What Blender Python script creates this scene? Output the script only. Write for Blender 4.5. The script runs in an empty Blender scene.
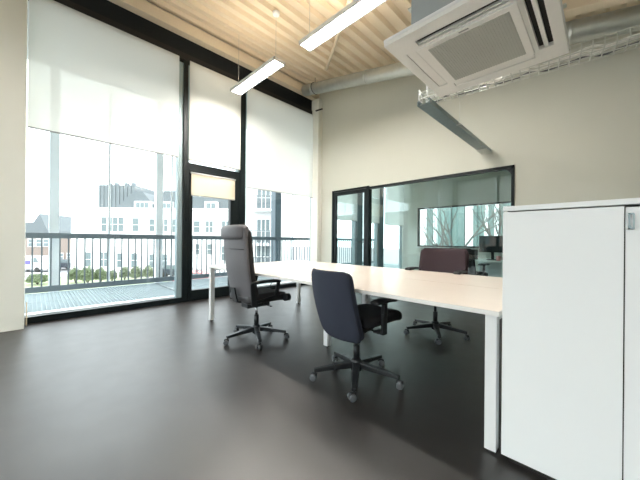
import bpy, bmesh, math, random
from mathutils import Vector, Matrix, noise
random.seed(7)
PI = math.pi
S = bpy.context.scene
COL = S.collection
C = S.collection.objects

# ------------------------------------------------------------------ materials
def mat(name, col, rough=.5, metal=0.0, spec=.5, noise_amt=0.0, nscale=20.0, bump=0.0, bscale=200.0, coat=0.0):
    m = bpy.data.materials.new(name); m.use_nodes = True
    nt = m.node_tree; b = nt.nodes['Principled BSDF']
    b.inputs['Base Color'].default_value = (*col, 1)
    b.inputs['Roughness'].default_value = rough
    b.inputs['Metallic'].default_value = metal
    b.inputs['Specular IOR Level'].default_value = spec
    b.inputs['Coat Weight'].default_value = coat
    tc = nt.nodes.new('ShaderNodeTexCoord')
    if noise_amt > 0:
        n = nt.nodes.new('ShaderNodeTexNoise'); n.inputs['Scale'].default_value = nscale
        n.inputs['Detail'].default_value = 4
        mr = nt.nodes.new('ShaderNodeMapRange')
        mr.inputs['To Min'].default_value = 1 - noise_amt; mr.inputs['To Max'].default_value = 1 + noise_amt
        mx = nt.nodes.new('ShaderNodeVectorMath'); mx.operation = 'SCALE'
        mx.inputs[0].default_value = col
        nt.links.new(tc.outputs['Object'], n.inputs['Vector'])
        nt.links.new(n.outputs['Fac'], mr.inputs['Value'])
        nt.links.new(mr.outputs['Result'], mx.inputs['Scale'])
        nt.links.new(mx.outputs['Vector'], b.inputs['Base Color'])
    if bump > 0:
        n2 = nt.nodes.new('ShaderNodeTexNoise'); n2.inputs['Scale'].default_value = bscale
        bp = nt.nodes.new('ShaderNodeBump'); bp.inputs['Strength'].default_value = bump
        bp.inputs['Distance'].default_value = .01
        nt.links.new(tc.outputs['Object'], n2.inputs['Vector'])
        nt.links.new(n2.outputs['Fac'], bp.inputs['Height'])
        nt.links.new(bp.outputs['Normal'], b.inputs['Normal'])
    return m

def glass_mat(name, tint=(1, 1, 1), ior=1.45, refl=1.0):
    m = bpy.data.materials.new(name); m.use_nodes = True
    nt = m.node_tree; nt.nodes.clear()
    out = nt.nodes.new('ShaderNodeOutputMaterial')
    t = nt.nodes.new('ShaderNodeBsdfTransparent'); t.inputs['Color'].default_value = (*tint, 1)
    g = nt.nodes.new('ShaderNodeBsdfGlossy'); g.inputs['Roughness'].default_value = 0.0
    g.inputs['Color'].default_value = (refl, refl, refl, 1)
    f = nt.nodes.new('ShaderNodeFresnel'); f.inputs['IOR'].default_value = ior
    mx = nt.nodes.new('ShaderNodeMixShader')
    # same reflectance on entering and leaving the pane (no refraction inside, so no inner total reflection)
    ge = nt.nodes.new('ShaderNodeNewGeometry'); mr = nt.nodes.new('ShaderNodeMapRange')
    mr.inputs['To Min'].default_value = ior; mr.inputs['To Max'].default_value = 1/ior
    nt.links.new(ge.outputs['Backfacing'], mr.inputs['Value']); nt.links.new(mr.outputs['Result'], f.inputs['IOR'])
    nt.links.new(f.outputs[0], mx.inputs[0]); nt.links.new(t.outputs[0], mx.inputs[1])
    nt.links.new(g.outputs[0], mx.inputs[2]); nt.links.new(mx.outputs[0], out.inputs[0])
    return m

def blind_mat(name, col, through, trans=.5):
    # screen fabric: some of the light goes straight through the weave, the rest is spread
    m = bpy.data.materials.new(name); m.use_nodes = True
    nt = m.node_tree; nt.nodes.clear()
    out = nt.nodes.new('ShaderNodeOutputMaterial')
    t = nt.nodes.new('ShaderNodeBsdfTransparent'); t.inputs['Color'].default_value = (*col, 1)
    d = nt.nodes.new('ShaderNodeBsdfDiffuse'); d.inputs['Color'].default_value = (*col, 1)
    l = nt.nodes.new('ShaderNodeBsdfTranslucent'); l.inputs['Color'].default_value = (*col, 1)
    tc = nt.nodes.new('ShaderNodeTexCoord'); w = nt.nodes.new('ShaderNodeTexNoise')
    w.inputs['Scale'].default_value = 400
    bp = nt.nodes.new('ShaderNodeBump'); bp.inputs['Strength'].default_value = .1
    nt.links.new(tc.outputs['Object'], w.inputs['Vector']); nt.links.new(w.outputs['Fac'], bp.inputs['Height'])
    nt.links.new(bp.outputs['Normal'], d.inputs['Normal'])
    a = nt.nodes.new('ShaderNodeMixShader'); a.inputs[0].default_value = trans
    b = nt.nodes.new('ShaderNodeMixShader'); b.inputs[0].default_value = through
    nt.links.new(d.outputs[0], a.inputs[1]); nt.links.new(l.outputs[0], a.inputs[2])
    nt.links.new(a.outputs[0], b.inputs[1]); nt.links.new(t.outputs[0], b.inputs[2])
    nt.links.new(b.outputs[0], out.inputs[0])
    return m

def emit_mat(name, col, s):
    m = bpy.data.materials.new(name); m.use_nodes = True
    nt = m.node_tree; nt.nodes.clear()
    out = nt.nodes.new('ShaderNodeOutputMaterial'); e = nt.nodes.new('ShaderNodeEmission')
    e.inputs['Color'].default_value = (*col, 1); e.inputs['Strength'].default_value = s
    nt.links.new(e.outputs[0], out.inputs[0])
    return m

def floor_mat():
    m = mat('linoleum', (.05, .05, .05), rough=.32, spec=.95)
    nt = m.node_tree; b = nt.nodes['Principled BSDF']
    tc = nt.nodes.new('ShaderNodeTexCoord')
    n = nt.nodes.new('ShaderNodeTexNoise'); n.inputs['Scale'].default_value = 1.2; n.inputs['Detail'].default_value = 6
    r = nt.nodes.new('ShaderNodeValToRGB')
    r.color_ramp.elements[0].position = .3; r.color_ramp.elements[0].color = (.022, .020, .0195, 1)
    r.color_ramp.elements[1].position = .75; r.color_ramp.elements[1].color = (.033, .028, .026, 1)
    nt.links.new(tc.outputs['Object'], n.inputs['Vector']); nt.links.new(n.outputs['Fac'], r.inputs['Fac'])
    nt.links.new(r.outputs['Color'], b.inputs['Base Color'])
    n2 = nt.nodes.new('ShaderNodeTexNoise'); n2.inputs['Scale'].default_value = 6
    mr = nt.nodes.new('ShaderNodeMapRange'); mr.inputs['To Min'].default_value = .37; mr.inputs['To Max'].default_value = .45
    nt.links.new(tc.outputs['Object'], n2.inputs['Vector']); nt.links.new(n2.outputs['Fac'], mr.inputs['Value'])
    nt.links.new(mr.outputs['Result'], b.inputs['Roughness'])
    return m

M = dict(
    floor=floor_mat(),
    wall=mat('painted wall', (.59, .60, .53), .8, noise_amt=.02, nscale=3, bump=.05, bscale=300),
    wall_cream=mat('cream painted column', (.78, .79, .72), .6, noise_amt=.015, nscale=3),
    deck=mat('painted steel deck', (.73, .62, .46), .45, noise_amt=.03, nscale=5),
    beam=mat('edge board', (.78, .68, .52), .5, noise_amt=.03, nscale=8),
    black=mat('black aluminium', (.004, .008, .009), .4, spec=.3, noise_amt=.1, nscale=30),
    header=mat('dark header panel', (.005, .008, .011), .5, spec=.25, noise_amt=.1, nscale=10),
    header2=mat('dark blind box', (.016, .016, .016), .5, spec=.3, noise_amt=.05, nscale=10),
    sideframe=mat('blue grey aluminium', (.26, .34, .36), .4, metal=.2, noise_amt=.04),
    glass=glass_mat('window glass', (.97, .99, .985)),
    glass2=glass_mat('partition glass', (.87, .95, .935), ior=1.62),
    blind=blind_mat('screen blind fabric', (.88, .885, .86), .24, .48),
    blind_mid=blind_mat('pale screen blind fabric', (.90, .885, .84), .20, .48),
    blind_warm=blind_mat('cream blind fabric', (.93, .87, .74), .10, .45),
    blind_bar=mat('grey blind bar', (.35, .36, .35), .5, noise_amt=.03),
    white=mat('white powder coat', (.82, .83, .83), .35, noise_amt=.01),
    cabinet=mat('white cabinet steel', (.90, .92, .92), .4, noise_amt=.008, nscale=4),
    desk=mat('pale maple laminate', (.80, .70, .62), .28, noise_amt=.035, nscale=7),
    edge=mat('white desk edge', (.88, .87, .84), .4, noise_amt=.01),
    grey_leather=mat('grey leather', (.145, .140, .150), .55, noise_amt=.06, nscale=30, bump=.15, bscale=160),
    black_leather=mat('black leather', (.028, .026, .028), .45, noise_amt=.1, nscale=30, bump=.1, bscale=160),
    navy=mat('dark blue grey fabric', (.032, .038, .060), .9, noise_amt=.12, nscale=150, bump=.3, bscale=700),
    maroon=mat('dark plum fabric', (.036, .020, .025), .9, noise_amt=.12, nscale=150, bump=.3, bscale=700),
    blackfab=mat('black fabric', (.012, .012, .014), .95, noise_amt=.15, nscale=150, bump=.3, bscale=700),
    plastic=mat('black plastic', (.014, .016, .018), .4, noise_amt=.05),
    steel_dk=mat('dark polished metal', (.035, .04, .045), .3, metal=.3, noise_amt=.05),
    chrome=mat('chrome', (.7, .7, .7), .15, metal=1.0, noise_amt=.03),
    castor=mat('grey castor rubber', (.12, .13, .14), .4, noise_amt=.05),
    galv=mat('galvanised steel', (.62, .64, .60), .35, metal=.6, noise_amt=.16, nscale=9),
    strut=mat('blue grey strut steel', (.30, .37, .38), .4, metal=.6, noise_amt=.1, nscale=20),
    acw=mat('ac white plastic', (.86, .86, .82), .4, noise_amt=.01),
    acgrey=mat('ac grille grey', (.46, .48, .44), .6, noise_amt=.02),
    acbody=mat('ac galvanised casing', (.36, .41, .43), .5, metal=.4, noise_amt=.06),
    dark=mat('dark recess', (.02, .018, .015), .7, noise_amt=.05),
    rail=mat('grey blue railing paint', (.12, .15, .17), .45, noise_amt=.05),
    grate=mat('galvanised grating', (.42, .48, .50), .5, metal=.3, noise_amt=.08),
    sill=mat('aluminium sill', (.75, .77, .78), .4, metal=.2, noise_amt=.03),
    extcol=mat('white exterior column', (.88, .91, .93), .5, noise_amt=.02),
    extcol_dk=mat('blue grey steel column', (.14, .19, .22), .5, noise_amt=.03),
    concrete=mat('pale soffit', (.55, .57, .58), .8, noise_amt=.03),
    brick=mat('white render', (.80, .80, .79), .8, noise_amt=.03, nscale=1),
    roof=mat('grey roof slate', (.13, .15, .16), .7, noise_amt=.12, nscale=4),
    roofdk=mat('grey ribbed cladding', (.16, .18, .19), .7, noise_amt=.12, nscale=4),
    winglass=mat('grey window panes', (.16, .20, .21), .2, noise_amt=.15, nscale=2),
    winframe=mat('window frame white', (.75, .76, .76), .5, noise_amt=.02),
    brown=mat('brown brick', (.28, .22, .19), .8, noise_amt=.15, nscale=6),
    leaf=mat('shrub leaves', (.17, .22, .12), .6, noise_amt=.3, nscale=2),
    leaf2=mat('hedge leaves', (.21, .25, .16), .6, noise_amt=.3, nscale=2),
    bark=mat('grey bark', (.10, .09, .08), .8, noise_amt=.2, nscale=8),
    lawn=mat('lawn', (.30, .34, .20), .9, noise_amt=.2, nscale=1.5),
    paving=mat('pale paving', (.50, .50, .48), .8, noise_amt=.06, nscale=1),
    asphalt=mat('asphalt', (.22, .22, .23), .85, noise_amt=.06, nscale=1),
    carw=mat('white car paint', (.7, .7, .72), .2, coat=.5, noise_amt=.01),
    carr=mat('red car paint', (.55, .12, .12), .2, coat=.5, noise_amt=.01),
    card=mat('dark car paint', (.06, .07, .09), .2, coat=.5, noise_amt=.01),
    blue=mat('blue stripe', (.12, .10, .45), .4, noise_amt=.02),
    tyre=mat('tyre', (.03, .03, .03), .8, noise_amt=.05),
    screen=mat('dark monitor screen', (.02, .03, .035), .5, noise_amt=.05),
    pink=mat('pinkish ceramic', (.55, .25, .25), .3, noise_amt=.03),
    greenglass=mat('green glazed cladding', (.21, .30, .28), .3, noise_amt=.12, nscale=.8),
    greydk=mat('dark green grey cladding', (.13, .19, .18), .5, noise_amt=.12, nscale=.8),
    led=emit_mat('lamp diffuser', (1, .955, .89), 62.0),
    led_added=emit_mat('added fill lamp diffuser', (1, .98, .96), 40.0),  # only for the unseen lamps added behind the camera
    ledup=emit_mat('lamp uplight', (1, .86, .68), 6.0),
)

# ------------------------------------------------------------------ mesh helpers
class MB:
    def __init__(s): s.bm = bmesh.new()
    def box(s, x0, y0, z0, x1, y1, z1, mi=0):
        v = [s.bm.verts.new(p) for p in ((x0,y0,z0),(x1,y0,z0),(x1,y1,z0),(x0,y1,z0),(x0,y0,z1),(x1,y0,z1),(x1,y1,z1),(x0,y1,z1))]
        for f in ((0,3,2,1),(4,5,6,7),(0,1,5,4),(1,2,6,5),(2,3,7,6),(3,0,4,7)):
            s.bm.faces.new([v[i] for i in f]).material_index = mi
        return s
    def bbox(s, x0, y0, z0, x1, y1, z1, r=.005, seg=2):
        b = bmesh.new(); bmesh.ops.create_cube(b, size=1)
        for v in b.verts:
            v.co = Vector(((x0+x1)/2 + v.co.x*(x1-x0), (y0+y1)/2 + v.co.y*(y1-y0), (z0+z1)/2 + v.co.z*(z1-z0)))
        bmesh.ops.bevel(b, geom=b.edges[:], offset=r, segments=seg, affect='EDGES', profile=.5)
        s.add(b); return s
    def add(s, b, mx=None):
        me = bpy.data.meshes.new('t'); b.to_mesh(me); b.free()
        if mx is not None: me.transform(mx)
        s.bm.from_mesh(me); bpy.data.meshes.remove(me)
    def prism(s, pts, ax, a, b, smooth=False):
        # polygon pts in the plane perpendicular to axis ax, extruded from a to b
        def P(p, t):
            if ax == 0: return (t, p[0], p[1])
            if ax == 1: return (p[0], t, p[1])
            return (p[0], p[1], t)
        va = [s.bm.verts.new(P(p, a)) for p in pts]; vb = [s.bm.verts.new(P(p, b)) for p in pts]
        n = len(pts)
        s.bm.faces.new(va); s.bm.faces.new(vb[::-1])
        for i in range(n):
            f = s.bm.faces.new((va[i], vb[i], vb[(i+1) % n], va[(i+1) % n]))
        return s
    def bar(s, p, q, w, h, up=(0, 0, 1), w2=None, h2=None):
        p = Vector(p); q = Vector(q); d = (q-p).normalized(); u = Vector(up)
        r = d.cross(u)
        if r.length < 1e-4: r = d.cross(Vector((1, 0, 0)))
        r.normalize(); u = r.cross(d)
        w2 = w if w2 is None else w2; h2 = h if h2 is None else h2
        vs = []
        for c, ww, hh in ((p, w, h), (q, w2, h2)):
            for a, b in ((-1,-1),(1,-1),(1,1),(-1,1)):
                vs.append(s.bm.verts.new(c + r*a*ww/2 + u*b*hh/2))
        for f in ((3,2,1,0),(4,5,6,7),(0,1,5,4),(1,2,6,5),(2,3,7,6),(3,0,4,7)):
            s.bm.faces.new([vs[i] for i in f])
        return s
    def tube(s, pts, r, n=10, caps=True):
        pts = [Vector(p) for p in pts]
        rs = r if isinstance(r, (list, tuple)) else [r]*len(pts)
        rings = []; prev = None
        for i, p in enumerate(pts):
            if i == 0: d = pts[1]-pts[0]
            elif i == len(pts)-1: d = pts[-1]-pts[-2]
            else: d = pts[i+1]-pts[i-1]
            d.normalize()
            if prev is None:
                a = Vector((0,0,1)) if abs(d.z) < .9 else Vector((1,0,0))
                u = d.cross(a).normalized()
            else:
                u = (prev - d*prev.dot(d)).normalized()
            prev = u; w = d.cross(u)
            rings.append([s.bm.verts.new(p + (u*math.cos(2*PI*k/n) + w*math.sin(2*PI*k/n))*rs[i]) for k in range(n)])
        for a, b in zip(rings, rings[1:]):
            for k in range(n):
                f = s.bm.faces.new((a[k], a[(k+1) % n], b[(k+1) % n], b[k])); f.smooth = True
        if caps:
            s.bm.faces.new(rings[0][::-1]); s.bm.faces.new(rings[-1])
        return s
    def lathe(s, prof, c=(0, 0, 0), n=24, mx=None):
        b = bmesh.new(); rings = []
        for r, z in prof:
            rings.append([b.verts.new((r*math.cos(2*PI*k/n), r*math.sin(2*PI*k/n), z)) for k in range(n)])
        for a, d in zip(rings, rings[1:]):
            for k in range(n):
                f = b.faces.new((a[k], a[(k+1) % n], d[(k+1) % n], d[k])); f.smooth = True
        b.faces.new(rings[0][::-1]); b.faces.new(rings[-1])
        m = Matrix.Translation(c) @ (mx or Matrix())
        s.add(b, m); return s
    def cushion(s, w, d, h, r, fn=None, seg=10):
        # rounded box centred at 0, deformed by fn(Vector)->Vector
        b = bmesh.new(); bmesh.ops.create_cube(b, size=2)
        bmesh.ops.subdivide_edges(b, edges=b.edges[:], cuts=seg, use_grid_fill=True)
        H = Vector((w/2, d/2, h/2))
        for v in b.verts:
            c = v.co.copy()
            # push samples towards the rims so the rounding is well resolved
            c = Vector([math.copysign(abs(x)**.7, x) for x in c])
            p = Vector((c.x*H.x, c.y*H.y, c.z*H.z))
            rr = min(r, H.x*.999, H.y*.999, H.z*.999)
            q = Vector([max(-(H[i]-rr), min(H[i]-rr, p[i])) for i in range(3)])
            dd = p-q
            if dd.length > 1e-9:
                m_ = max(abs(c.x), abs(c.y), abs(c.z))
                p = q + dd.normalized()*rr
            v.co = fn(p) if fn else p
        for f in b.faces: f.smooth = True
        s.add(b); return s
    def xf(s, mx): bmesh.ops.transform(s.bm, matrix=mx, verts=s.bm.verts); return s
    def build(s, name, m, parent=None, loc=(0, 0, 0), rz=0.0):
        me = bpy.data.meshes.new(name)
        bmesh.ops.recalc_face_normals(s.bm, faces=s.bm.faces)
        s.bm.to_mesh(me); s.bm.free()
        for mm in (m if isinstance(m, (list, tuple)) else [m]): me.materials.append(mm)
        o = bpy.data.objects.new(name, me); C.link(o)
        o.location = loc; o.rotation_euler = (0, 0, rz)
        if parent: o.parent = parent
        return o

def tag(o, label=None, cat=None, group=None, kind=None):
    if label: o['label'] = label
    if cat: o['category'] = cat
    if group: o['group'] = group
    if kind: o['kind'] = kind
    return o
def thing(name, label, cat, loc=(0, 0, 0), rz=0.0, group=None):
    o = bpy.data.objects.new(name, None); C.link(o); o.empty_display_size = .1
    o.location = loc; o.rotation_euler = (0, 0, rz)
    return tag(o, label, cat, group)
def struct(name, mb, m, label=None, parent=None):
    o = mb.build(name, m, parent)
    if parent is None: o['kind'] = 'structure'
    if label: o['label'] = label
    return o
def rootstruct(name, label, cat=None, loc=(0, 0, 0)):
    o = bpy.data.objects.new(name, None); C.link(o); o.location = loc
    o['kind'] = 'structure'; o['label'] = label
    return o
def smooth_bevel(o, w=.004, seg=2):
    md = o.modifiers.new('bevel', 'BEVEL'); md.width = w; md.segments = seg; md.limit_method = 'ANGLE'
    return o

# ------------------------------------------------------------------ layout numbers (metres)
XF = -5.18            # inner plane of the glazed facade
YW = 5.03             # inner plane of the partition wall
XR = 3.0              # right hand wall
YB = -4.2            # wall far behind the camera
YN = 9.6              # far wall of the neighbouring office
SL = .221; CZ0 = 4.85
def cz(x): return CZ0 - SL*(x - XF)

# ------------------------------------------------------------------ room shell
struct('floor', MB().box(XF-.16, YB-.2, -.2, XR+.2, YN+.2, 0), M['floor'], 'dark grey linoleum floor')

# ribbed, gently sloping roof deck: trapezoid ribs run along Y
def deck():
    mb = MB(); pitch = .25; prof = []
    x = XF-.15
    while x < XR+.1:
        for dx, dz in ((0, 0), (.09, 0), (.125, .06), (.215, .06)):
            prof.append((x+dx, cz(x+dx)+dz))
        x += pitch
    prof.append((x, cz(x)))
    y0, y1 = YB-.1, YN+.1
    a = [mb.bm.verts.new((p[0], y0, p[1])) for p in prof]; b = [mb.bm.verts.new((p[0], y1, p[1])) for p in prof]
    a2 = [mb.bm.verts.new((p[0], y0, cz(p[0])+.25)) for p in prof]; b2 = [mb.bm.verts.new((p[0], y1, cz(p[0])+.25)) for p in prof]
    for i in range(len(prof)-1):
        mb.bm.faces.new((a[i], b[i], b[i+1], a[i+1])); mb.bm.faces.new((a2[i], a2[i+1], b2[i+1], b2[i]))
        mb.bm.faces.new((a[i], a[i+1], a2[i+1], a2[i])); mb.bm.faces.new((b[i], b2[i], b2[i+1], b[i+1]))
    mb.bm.faces.new((a[0], a2[0], b2[0], b[0])); mb.bm.faces.new((a[-1], b[-1], b2[-1], a2[-1]))
    return mb
struct('ceiling', deck(), M['deck'], 'ribbed cream steel roof deck')

WX0, WX1, WZ1 = -4.57, -.935, 2.245      # opening in the partition wall
def wall_poly(x0, x1, z0=0):              # under the sloping deck
    return [(x0, z0), (x1, z0), (x1, cz(x1)+.08), (x0, cz(x0)+.08)]
mb = MB()
mb.prism(wall_poly(XF-.1, WX0), 1, YW, YW+.12)
mb.prism(wall_poly(WX0, WX1, WZ1), 1, YW, YW+.12)
mb.prism(wall_poly(WX1, XR+.1), 1, YW, YW+.12)
struct('wall_back', mb, M['wall'], 'beige wall with the glazed partition opening')
mb = MB(); FX0, FX1, FZ0, FZ1 = -4.65, -.9, .915, 2.26
mb.prism(wall_poly(XF-.1, FX0), 1, YN, YN+.15)
mb.prism(wall_poly(FX0, FX1, FZ1), 1, YN, YN+.15)
mb.prism([(FX0, 0), (FX1, 0), (FX1, FZ0), (FX0, FZ0)], 1, YN, YN+.15)
mb.prism(wall_poly(FX1, XR+.1), 1, YN, YN+.15)
struct('wall_far', mb, M['wall_cream'], 'far wall of the neighbouring office')
struct('wall_right', MB().box(XR, YB-.1, 0, XR+.15, YN+.15, cz(XR)+.2), M['wall'])
mb = MB()
mb.prism(wall_poly(XF-.1, -1.2, 4.0), 1, YB-.15, YB); mb.prism(wall_poly(-1.2, XR+.1, 3.02), 1, YB-.15, YB)
mb.box(XF-.1, YB-.15, 0, -5.0, YB, 4.0); mb.box(2.8, YB-.15, 0, XR+.1, YB, 3.02)
struct('wall_front', mb, M['wall'], 'wall behind the camera above its windows')
# facade: parapet strip above the header
struct('wall_left', MB().box(XF-.15, YB, 4.6, XF-.02, YN, cz(XF)+.1), M['wall_cream'], 'cream strip of wall above the facade header')
struct('column_left', MB().bbox(XF-.14, -.62, 0, -4.937, -.064, 4.21, .004), M['wall_cream'], 'cream boxed column between two windows')
struct('trim_1', MB().box(XF-.14, YB, 4.33, XF-.01, 4.97, 4.60), M['header'], 'black header panel over the windows')
struct('trim_2', MB().box(XF-.02, YB, 4.60, XF+.13, YN, 4.79), M['beam'], 'cream edge board under the roof deck')
struct('trim_3', MB().box(XF-.14, YB, 4.20, XF+.01, 4.97, 4.33), M['header2'], 'dark blind box strip over the windows')
mb = MB()
mb.box(XF-.15, 4.99, 0, XF, 5.03, 4.6)
struct('trim_4', mb, M['wall_cream'], 'cream corner strip where facade meets wall')
struct('pilaster', MB().bbox(XF-.02, 4.90, 0, -4.95, 5.03, 4.58, .003), M['wall_cream'], 'cream pilaster in the corner')

# ------------------------------------------------------------------ facade windows
def facade_window(name, y0, y1, z0, z1, label, sill=True, div=(), tr=.035):
    r = rootstruct(name, label, loc=(XF, (y0+y1)/2, z0))
    ox, oy, oz = -XF, -(y0+y1)/2, -z0
    mb = MB(); t = .035
    mb.box(XF-.12, y0, z1-t, XF-.02, y1, z1)
    mb.box(XF-.13, y0, z0, XF, y1, z0+.085)
    for d in div: mb.box(XF-.12, d-.03, z0, XF-.02, d+.03, z1)
    mb.xf(Matrix.Translation((ox, oy, oz)))
    mb.build('window_frame', M['black'], r)
    for ja, jb in ((y0, y0+t), (y1-tr, y1)):
        MB().box(XF-.12, ja, z0+.085, XF-.02, jb, z1-t).xf(Matrix.Translation((ox, oy, oz))).build('side_frame', M['sideframe'], r)
    g = MB().box(XF-.075, y0+t*.8, z0+.08, XF-.063, y1-t*.8, z1-t*.8); g.xf(Matrix.Translation((ox, oy, oz)))
    g.build('window_pane', M['glass'], r)
    if sill:
        s = MB().box(XF-.30, y0, z0+.035, XF-.131, y1, z0+.09); s.xf(Matrix.Translation((ox, oy, oz)))
        s.build('window_sill', M['sill'], r)['label'] = 'pale aluminium outer sill'
    return r
ZH = 4.2
def blind_x(x0, x1, ztop, zbot, y, label):
    t = thing('roller_blind', label, 'blind', ((x0+x1)/2, y, zbot))
    w = (x1-x0)/2; h = ztop-zbot
    MB().box(-w, -.0008, .012, w, .0008, h).build('blind_fabric', M['blind'], t)
    MB().bbox(-w, -.008, -.004, w, .008, .014, .003).build('bottom_bar', M['blind_bar'], t)
    return t
facade_window('window_1', -.13, 1.835, 0, ZH, 'tall fixed window left of the glass door', tr=.085)
facade_window('window_2', 3.04, 4.99, 0, ZH, 'tall fixed window right of the glass door')
facade_window('window_3', 1.905, 2.92, 2.36, ZH, 'fixed light above the glass door', sill=False)
facade_window('window_4', -2.40, -.62, 0, ZH, 'tall window just behind the cream column', )
facade_window('window_5', -4.1, -2.52, 0, ZH, 'tall window in the corner behind the camera')
for i, (xa, xb) in enumerate(((-5.0, -3.27), (-3.27, -1.2), (-1.2, .8), (.8, 2.8))):  # unseen windows, enlarged and set close to throw daylight on the cabinet front
    r = rootstruct('window_%d' % (10+i), 'unseen floor to lintel window %s behind the camera, sized for daylight' % ['first', 'second', 'third', 'fourth'][i], loc=(xa, YB, 0))
    mb = MB(); wd_ = xb-xa; t = .06
    hh = 4.0 if i < 2 else 3.02
    mb.box(0, -.13, 0, t, -.02, hh); mb.box(wd_-t, -.13, 0, wd_, -.02, hh); mb.box(0, -.13, hh-.06, wd_, -.02, hh); mb.box(0, -.13, 0, wd_, -.02, .08)
    mb.build('window_frame', M['black'], r)
    MB().box(t*.8, -.08, .07, wd_-t*.8, -.07, hh-.05).build('window_pane', M['glass'], r)
    if i < 2:
        q_ = blind_x(xa+.07, xb-.07, 3.93, 2.45, YB+.01, 'white roller blind on the %s window behind the camera' % ['narrow', 'wide'][i])
for i, (a, b) in enumerate(((1.835, 1.905), (2.92, 3.04), (-2.52, -2.40), (-4.2, -4.1))):
    struct('mullion', MB().bbox(XF-.17, a, 0, XF+.012, b, 4.205, .003), M['black'], ['black mullion left of the glass door', 'black mullion right of the glass door', 'black mullion behind the camera', 'black end post behind the camera'][i])

# balcony door
r = rootstruct('door_1', 'black framed glass balcony door', loc=(XF, 1.92, 0))
mb = MB()
mb.box(-.13, -.015, 2.33, 0, 1.0, 2.36); mb.box(-.13, -.015, 0, 0, .02, 2.33); mb.box(-.13, .93, 0, 0, 1.0, 2.33); mb.box(-.13, 0, 0, 0, 1.0, .03)
mb.build('door_frame', M['black'], r)
mb = MB()
mb.bbox(-.08, .02, .03, .012, .075, 2.33, .003); mb.bbox(-.08, .80, .03, .012, .93, 2.33, .003)
mb.bbox(-.08, .075, 2.25, .012, .80, 2.33, .003); mb.bbox(-.08, .075, .03, .012, .80, .19, .003)
leaf = mb.build('door_leaf', M['black'], r)
MB().box(-.05, .07, .185, -.038, .81, 2.26).build('door_pane', M['glass'], leaf)
mb = MB(); mb.box(.012, .845, .98, .02, .885, 1.14); mb.tube([(.02, .865, 1.08), (.06, .865, 1.08), (.065, .85, 1.08), (.065, .74, 1.08)], .009)
mb.build('door_handle', M['steel_dk'], leaf)

# roller blinds
def blind(y0, y1, ztop, zbot, x, label, m, tube_r=.0, group=None):
    t = thing('roller_blind', label, 'blind', (x, (y0+y1)/2, zbot), group=group)
    w = (y1-y0)/2; h = ztop-zbot
    MB().box(-.0008, -w, .012, .0008, w, h).build('blind_fabric', m, t)
    MB().bbox(-.008, -w, -.004, .008, w, .014, .003).build('bottom_bar', M['blind_bar'], t)
    if tube_r:
        MB().tube([(-.0, -w-.01, h), (0, w+.01, h)], tube_r, 16).build('roller_tube', M['white'], t)
    return t
blind(-.055, 1.74, 4.215, 2.488, -5.135, 'wide white roller blind on the leftmost big window', M['blind'])
blind(1.915, 2.905, 4.215, 2.482, -5.135, 'narrow pale roller blind above the balcony door', M['blind_mid'])
blind(3.05, 4.955, 4.215, 2.155, -5.135, 'white roller blind hanging lowest, beside the corner', M['blind'])
blind(1.962, 2.80, 2.27, 1.87, -5.145, 'small cream roller blind on the balcony door itself', M['blind_warm'], tube_r=.014)
blind(-2.39, -.63, 4.215, 2.49, -5.135, 'white roller blind behind the cream column', M['blind'])
blind(-4.09, -2.53, 4.215, 2.49, -5.135, 'white roller blind third behind the camera', M['blind'])
# bead chain by the column
mb = MB(); mb.tube([(-5.0+.02, -.045, .02), (-5.05, -.045, .30)], .006, 8)
tag(mb.build('wooden_stick', M['beam'], None), 'short pale stick leaning by the foot of the cream column', 'stick')

# ------------------------------------------------------------------ glazed partition in the beige wall
r = rootstruct('window_6', 'black framed interior glass partition', loc=(0, YW, 0))
mb = MB(); t = .045
mb.box(-3.52, -.02, WZ1-t, WX1, .08, WZ1); mb.box(WX1-t*.8, -.02, 0, WX1, .08, WZ1)
mb.box(-3.54, -.02, 0, WX1, .08, .06)
mb.build('window_frame', M['black'], r)
MB().box(-3.53, .02, .05, WX1-.03, .032, WZ1-.03).build('window_pane', M['glass2'], r)
# rounded top corner infill
mb = MB(); R_ = .16
pts = [(WX1-.03, WZ1-.03)] + [(WX1-.03-R_+R_*math.sin(a), WZ1-.03-R_+R_*math.cos(a)) for a in [i*PI/16 for i in range(9)]]
mb.prism(pts, 1, .0, .012); mb.build('corner_plate', M['steel_dk'], r)
r = rootstruct('door_2', 'black framed glass door in the partition', loc=(0, YW, 0))
mb = MB(); mb.box(WX0, -.03, 0, WX0+.045, .09, WZ1+.02); mb.box(-3.58, -.03, 0, -3.52, .09, WZ1+.02); mb.box(WX0, -.03, WZ1-.02, -3.52, .09, WZ1+.02)
mb.build('door_frame', M['black'], r)
mb = MB(); a, b = WX0+.047, -3.582
mb.bbox(a, -.01, .01, a+.07, .04, WZ1-.025, .003); mb.bbox(b-.07, -.01, .01, b, .04, WZ1-.025, .003)
mb.bbox(a+.07, -.01, WZ1-.10, b-.07, .04, WZ1-.025, .003); mb.bbox(a+.07, -.01, .01, b-.07, .04, .10, .003)
leaf = mb.build('door_leaf', M['black'], r)
MB().box(a+.065, .01, .09, b-.065, .022, WZ1-.09).build('door_pane', M['glass2'], leaf)
mb = MB(); mb.box(b-.055, -.02, .98, b-.02, -.01, 1.18); mb.tube([(b-.038, -.02, 1.07), (b-.038, -.06, 1.07), (b-.05, -.065, 1.07), (b-.16, -.065, 1.07)], .01)
mb.build('door_handle', M['plastic'], leaf)

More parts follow.
